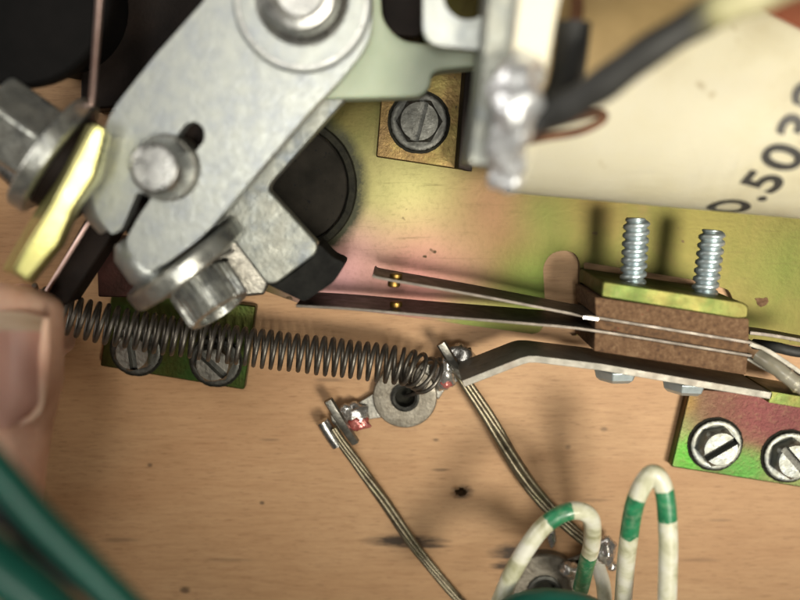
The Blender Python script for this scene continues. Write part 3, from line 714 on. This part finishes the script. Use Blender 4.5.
obj('metal_bar', prism(pround(P2([(494, -70), (524, -60), (514, 60), (491, 168), (468, 164), (480, 90)], 40), .4), 28, 40), 'zinc_dull', es, bevel=.4)
obj('cream_strip', prism(pround(P2([(526, -60), (572, -60), (556, 20), (546, 80), (506, 84), (514, 40)], 42), .5), 34, 42), 'cream_plastic', es, bevel=.5)
# large frosty solder joint
bm = tube(catmull([W(521, 62, 42), W(517, 85, 45), W(514, 110, 46), (W(509, 140, 45)), W(507, 165, 43), W(505, 184, 42)], 16),
          lambda t: (1.6+.8*math.sin(math.pi*min(1, t*1.7)) if t < .5 else 1.8+.1*t) * (1 if .03 < t < .99 else .8), 40,
          rf=lambda t, a: 1+.30*noise.noise(Vector((math.cos(a)*1.2, math.sin(a)*1.2, t*7)))+.12*noise.noise(Vector((math.cos(a)*3, math.sin(a)*3, t*18))))
so = obj('solder_joint', bm, 'solder_frosty', es, smooth=80)
m, N, K, b = node_mat('smudged_sleeve')      # black sleeve whose dye thins out over the yellow insulation
at = N.new('ShaderNodeAttribute'); at.attribute_name = 'along'; co = N.new('ShaderNodeTexCoord').outputs['Object']
al = mth(N, K, 'ADD', at.outputs['Fac'], mth(N, K, 'MULTIPLY', mth(N, K, 'SUBTRACT', noisen(N, K, co, 250, 4), .5), .10))
K.new(ramp(N, K, al, [(.0, (.10, .10, .10)), (.10, (.02, .02, .02)), (.52, (.022, .022, .02)), (.62, (.14, .13, .07)), (.68, (.38, .36, .19)), (.8, (.50, .47, .28)), (1, (.25, .22, .12))]), b.inputs['Base Color'])
b.inputs['Roughness'].default_value = .6
wp = PW([(520, 122, 43), (560, 110, 46), (598, 88, 48), (650, 50, 50), (702, 18, 51), (724, 7, 52), (760, -6, 52), (820, -30, 53)])
bk = obj('black_wire', tube(wp, lambda t: 1.5*(1+.04*math.sin(t*47)+.03*math.sin(t*23)), 24), 'smudged_sleeve', smooth=70)
at_ = bk.data.attributes.new('along', 'FLOAT', 'POINT')
for q in range(len(bk.data.vertices)): at_.data[q].value = (q//24)/(len(wp)-1)
tag(bk, 'thick wire rising right from the solder joint, black fading to yellow', 'wire')
bs = thing('black_wire', 'short black sleeve standing beside the cream strip', 'wire', W(570, 60, 34))
obj('sleeve', tube(PW([(574, 22, 38), (571, 50, 38), (564, 88, 40), (552, 110, 42)]), 1.75, 20), 'black_sleeve', bs)
obj('lead', tube(PW([(570, -40, 36), (577, 0, 37), (575, 26, 38)]), .7, 12), 'copper_wire', bs)
lp = obj('copper_loop', tube(PW([(500, 178, 36), (512, 150, 38), (540, 130, 39), (575, 118, 38), (600, 113, 37), (602, 120, 37), (580, 131, 37), (545, 137, 37), (520, 142, 38)]), .48, 10), 'copper_wire')
tag(lp, 'thin brown wire loop over the white label beside the solder joint', 'wire')

# ------------------------------------------------------------------ coil with printed paper label
RC = 14.0; ZC = 17.0
pa = W(520, 191, ZC+4); pb = W(800, 216, ZC+4)
axd = Vector((pb.x-pa.x, pb.y-pa.y, 0)).normalized(); nrm = Vector((-axd.y, axd.x, 0))
org = Vector((pa.x, pa.y, ZC))+nrm*(RC*.97)-axd*0.0
coil = thing('solenoid_coil', 'large solenoid coil wrapped in a cream paper label with printed number', 'coil', (org.x+25, org.y, 3))
def cpt(a, s, r=RC):           # a along the axis, s = arc length up from the lower silhouette
    phi = s/r-math.pi/2          # 0 = facing up at the camera
    return org+axd*a+r*(nrm*math.sin(phi)+Vector((0, 0, 1))*math.cos(phi))
def wrap(a0, a1, s0, s1, r, th, edge=None, na=40, ns=40):
    bm = bmesh.new(); g = []
    for i in range(na+1):
        row = []
        for j in range(ns+1):
            s = s0+(s1-s0)*j/ns
            lo_ = a0+(edge(s) if edge else 0); a = lo_+(a1-lo_)*i/na
            row.append(bm.verts.new(cpt(a, s, r)))
        g.append(row)
    for i in range(na):
        for j in range(ns): bm.faces.new((g[i][j], g[i+1][j], g[i+1][j+1], g[i][j+1]))
    if th:
        bmesh.ops.solidify(bm, geom=bm.faces[:], thickness=th)
    return bm
Mx = Matrix((( *axd[:2], 0, 0),)*1) if False else frame(org, axd)
obj('winding', lathe([(.01, -1.5), (RC-.35, -1.5), (RC-.35, 70), (.01, 70)], Mx, 96), 'tan_paper', coil)
lab = obj('paper_label', wrap(-1.0, 70, -9, 37, RC, .12, edge=lambda s: 0 if s < 14 else (s-14.8)*1.14), 'label_paper', coil, smooth=60)
obj('red_tape', wrap(0, 70, 26.2, 38, RC+.3, .1, edge=lambda s: 34-(s-26.2)*1.75), 'red_tape', coil, smooth=60)
# printed number following the label's curve
def printed(txt, a, s, ang, size, parent, bold=.028):
    cu = bpy.data.curves.new('t', 'FONT'); cu.body = txt; cu.size = size; cu.offset = bold*size*.6; cu.space_character = 1.12; cu.resolution_u = 6
    to = bpy.data.objects.new('t', cu); S.collection.objects.link(to)
    bpy.context.view_layer.update()
    me = bpy.data.meshes.new_from_object(to.evaluated_get(bpy.context.evaluated_depsgraph_get()))
    bpy.data.objects.remove(to); bm = bmesh.new(); bm.from_mesh(me); bpy.data.meshes.remove(me)
    bmesh.ops.triangulate(bm, faces=bm.faces)
    bmesh.ops.subdivide_edges(bm, edges=[e for e in bm.edges if e.calc_length() > size*.12], cuts=2)
    d = Vector((math.sin(R(ang)), math.cos(R(ang)))); u = Vector((-d.y, d.x))
    for v in bm.verts:
        q = d*v.co.x*1.0+u*v.co.y
        v.co = cpt(a+q.x, s+q.y, RC+.1+.03)
    return obj('printed_number', bm, 'ink', parent, smooth=0)
printed('O.5032', 27.4, 1.6, 13, 6.6, lab, .04)

# ------------------------------------------------------------------ insulated wires
def band_mat(name, bands):          # enamelled bands round the sheath, measured along the wire
    m, N, K, b = node_mat(name)
    at = N.new('ShaderNodeAttribute'); at.attribute_name = 'along'
    co = N.new('ShaderNodeTexCoord').outputs['Object']
    al = mth(N, K, 'ADD', at.outputs['Fac'], mth(N, K, 'MULTIPLY', mth(N, K, 'SUBTRACT', noisen(N, K, co, 700, 2, .5), .5), .03))
    tot = None
    for a, b_ in bands:
        f = mth(N, K, 'COMPARE', al, (a+b_)/2, (b_-a)/2); tot = f if tot is None else mth(N, K, 'MAXIMUM', tot, f)
    wear = N.new('ShaderNodeMapRange'); K.new(noisen(N, K, co, 900, 4, .7), wear.inputs[0]); wear.inputs[1].default_value = .3; wear.inputs[2].default_value = .5; wear.inputs[3].default_value = .75
    base = ramp(N, K, noisen(N, K, co, 260, 5, .6, .5), [(.36, (.40, .40, .24)), (.5, (.66, .66, .50)), (.62, (.78, .78, .68))])
    gr = ramp(N, K, noisen(N, K, co, 500, 4), [(.35, (.015, .14, .06)), (.65, (.03, .27, .12))])
    K.new(mixc(N, K, mth(N, K, 'MULTIPLY', tot, wear.outputs[0]), base, gr), b.inputs['Base Color']); b.inputs['Roughness'].default_value = .38; b.inputs['Coat Weight'].default_value = .35; b.inputs['Coat Roughness'].default_value = .15
    bp = N.new('ShaderNodeBump'); bp.inputs['Strength'].default_value = .25; bp.inputs['Distance'].default_value = .0002
    K.new(noisen(N, K, co, 900, 3), bp.inputs['Height']); K.new(bp.outputs[0], b.inputs['Normal'])
def striped(pts, r, bands, label, mname):
    band_mat(mname, bands); path = PW(pts, 12)
    o = obj('striped_wire', tube(path, r, 20), mname, smooth=70)
    at = o.data.attributes.new('along', 'FLOAT', 'POINT')
    for i in range(len(o.data.vertices)): at.data[i].value = (i//20)/(len(path)-1)
    tag(o, label, 'wire', 'white wires with green bands'); return o
striped([(484, 640, 22), (500, 602, 22), (516, 566, 22), (542, 528, 22), (570, 511, 22), (590, 517, 21), (592, 542, 17), (586, 566, 13), (580, 592, 8), (576, 604, 5)], 1.18,
        [(.36, .45), (.72, .87)], 'white wire with green bands bent in a low loop, left one', 'banded_sheath_low')
striped([(622, 625, 12), (624, 590, 16), (628, 545, 20), (636, 500, 23), (652, 474, 24), (664, 490, 24), (668, 530, 24), (668, 570, 24), (666, 640, 24)], 1.22,
        [(.28, .39), (.62, .72)], 'white wire with green bands bent in a tall loop, right one', 'banded_sheath_tall')
g = obj('green_wire', tube(PW([(470, 660, 24), (505, 617, 25), (550, 604, 25), (600, 618, 24), (630, 660, 22)]), 2.0, 20), 'green_pvc')
tag(g, 'dark green wire arching up at the bottom edge under the low loop', 'wire')
g = obj('yellow_wire', tube(PW([(598, 566, 5), (604, 590, 7), (606, 640, 8)]), 1.1, 14), 'white_pvc')
tag(g, 'short cream wire between the two striped loops at the bottom edge', 'wire')
g = obj('green_wire', tube(PW([(-60, 405, 62), (0, 474, 62), (40, 520, 62), (90, 570, 62), (160, 640, 62)]), 1.35, 24), 'green_pvc')
tag(g, 'blurred green wire crossing the lower left corner, uppermost of the three', 'wire')
g = obj('highlight_tube', tube(PW([(-60, 500, 58), (-10, 533, 58), (14, 556, 57), (30, 590, 54), (40, 660, 50)]), 1.0, 20), 'white_pvc')  # white tube placed as the highlight on the blurred wires
tag(g, 'blurred white tube added as the highlight at the left edge between green wires', 'wire')
g = obj('slate_wire', tube(PW([(-60, 450, 56), (10, 517, 56), (60, 560, 56), (100, 590, 56), (150, 640, 56)]), 1.2, 24), 'slate_pvc')
tag(g, 'blurred grey wire between two green ones in the lower left corner', 'wire')
g = obj('green_wire', tube(PW([(-60, 520, 64), (0, 568, 64), (40, 600, 64), (100, 660, 64)]), 2.1, 24), 'green_pvc')
tag(g, 'blurred green wire in the very corner at lower left, lowest of the three', 'wire')

# ------------------------------------------------------------------ thumb pinching the end of the spring
hand = thing('hand', 'thumb and fingertip of a hand pinching the left end of the spring', 'hand', W(-10, 400, 15))
thp = catmull([W(6, 283, 26), W(3, 304, 26.6), W(-2, 336, 27), (W(-6, 380, 28)), W(-14, 440, 29), W(-26, 500, 30), W(-50, 600, 32), W(-90, 720, 34)], 8)
def thr(t):
    t2 = t*7
    if t2 < 1: return .6+6.3*max(0, 1-(1-t2)**2)**.55
    return 6.9+.9*math.sin(min(1, (t2-1)/2.2)*math.pi/2)-.6*math.sin(min(1, max(0, (t2-3)/2))*math.pi)
def thf(t, a): return 1+.012*noise.noise(Vector((math.cos(a)*2, math.sin(a)*2, t*30)))
body = obj('thumb', tube(thp, thr, 48, rf=thf), 'skin', hand, smooth=80)
# nail plate as a curved shell over the thumb's camera side
bm = bmesh.new(); g = []
for i in range(25):
    u = i/24; row = []
    for j in range(21):
        v = j/20*2-1; px = 2+43*v*(1-.0*u); y = 311+118*u
        y2 = y if u < .6 else y-(14*abs(v)**2)*(u-.6)/.4
        if u < .2: y2 = y2+8*abs(v)**2*(.2-u)/.2
        x = px*(1 if u < .75 else 1-.30*((u-.75)/.25)**2)-7*u+2
        h = 27+7.15-1.9*abs(v)**2.2+.25*math.sin(math.pi*u)+.9*u-(.8*(1-u/.12) if u < .12 else 0)
        row.append(bm.verts.new(W(x, y2, h)))
    g.append(row)
for i in range(24):
    for j in range(20):
        f = bm.faces.new((g[i][j], g[i+1][j], g[i+1][j+1], g[i][j+1])); f.material_index = 1 if i < 4 else 0
bmesh.ops.solidify(bm, geom=bm.faces[:], thickness=.25)
obj('nail', bm, ['nail', 'nail_edge'], hand, smooth=80)
# index fingertip on the far side of the spring
fp = catmull([W(50, 312, 6.5), W(40, 320, 6.5), W(10, 345, 7), W(-50, 400, 8), W(-140, 470, 12)], 8)
obj('index_finger', tube(fp, lambda t: .5+5.6*math.sqrt(min(1, 1-(1-min(1, t*4.5))**2)), 36, rf=thf), 'skin', hand, smooth=80)
fold = [W(47-7*u if u < .75 else (47-7*u)*(1-.9*((u-.75)/.25)**2), 318+114*u-(2 if u > .9 else 0), 33.1-.2*u) for u in [k/16 for k in range(17)]]
obj('nail_fold', tube(fold, lambda t: .3+.4*math.sin(math.pi*min(1, t*1.2+.05)) if t < .8 else .45, 16), 'skin', hand, smooth=80)
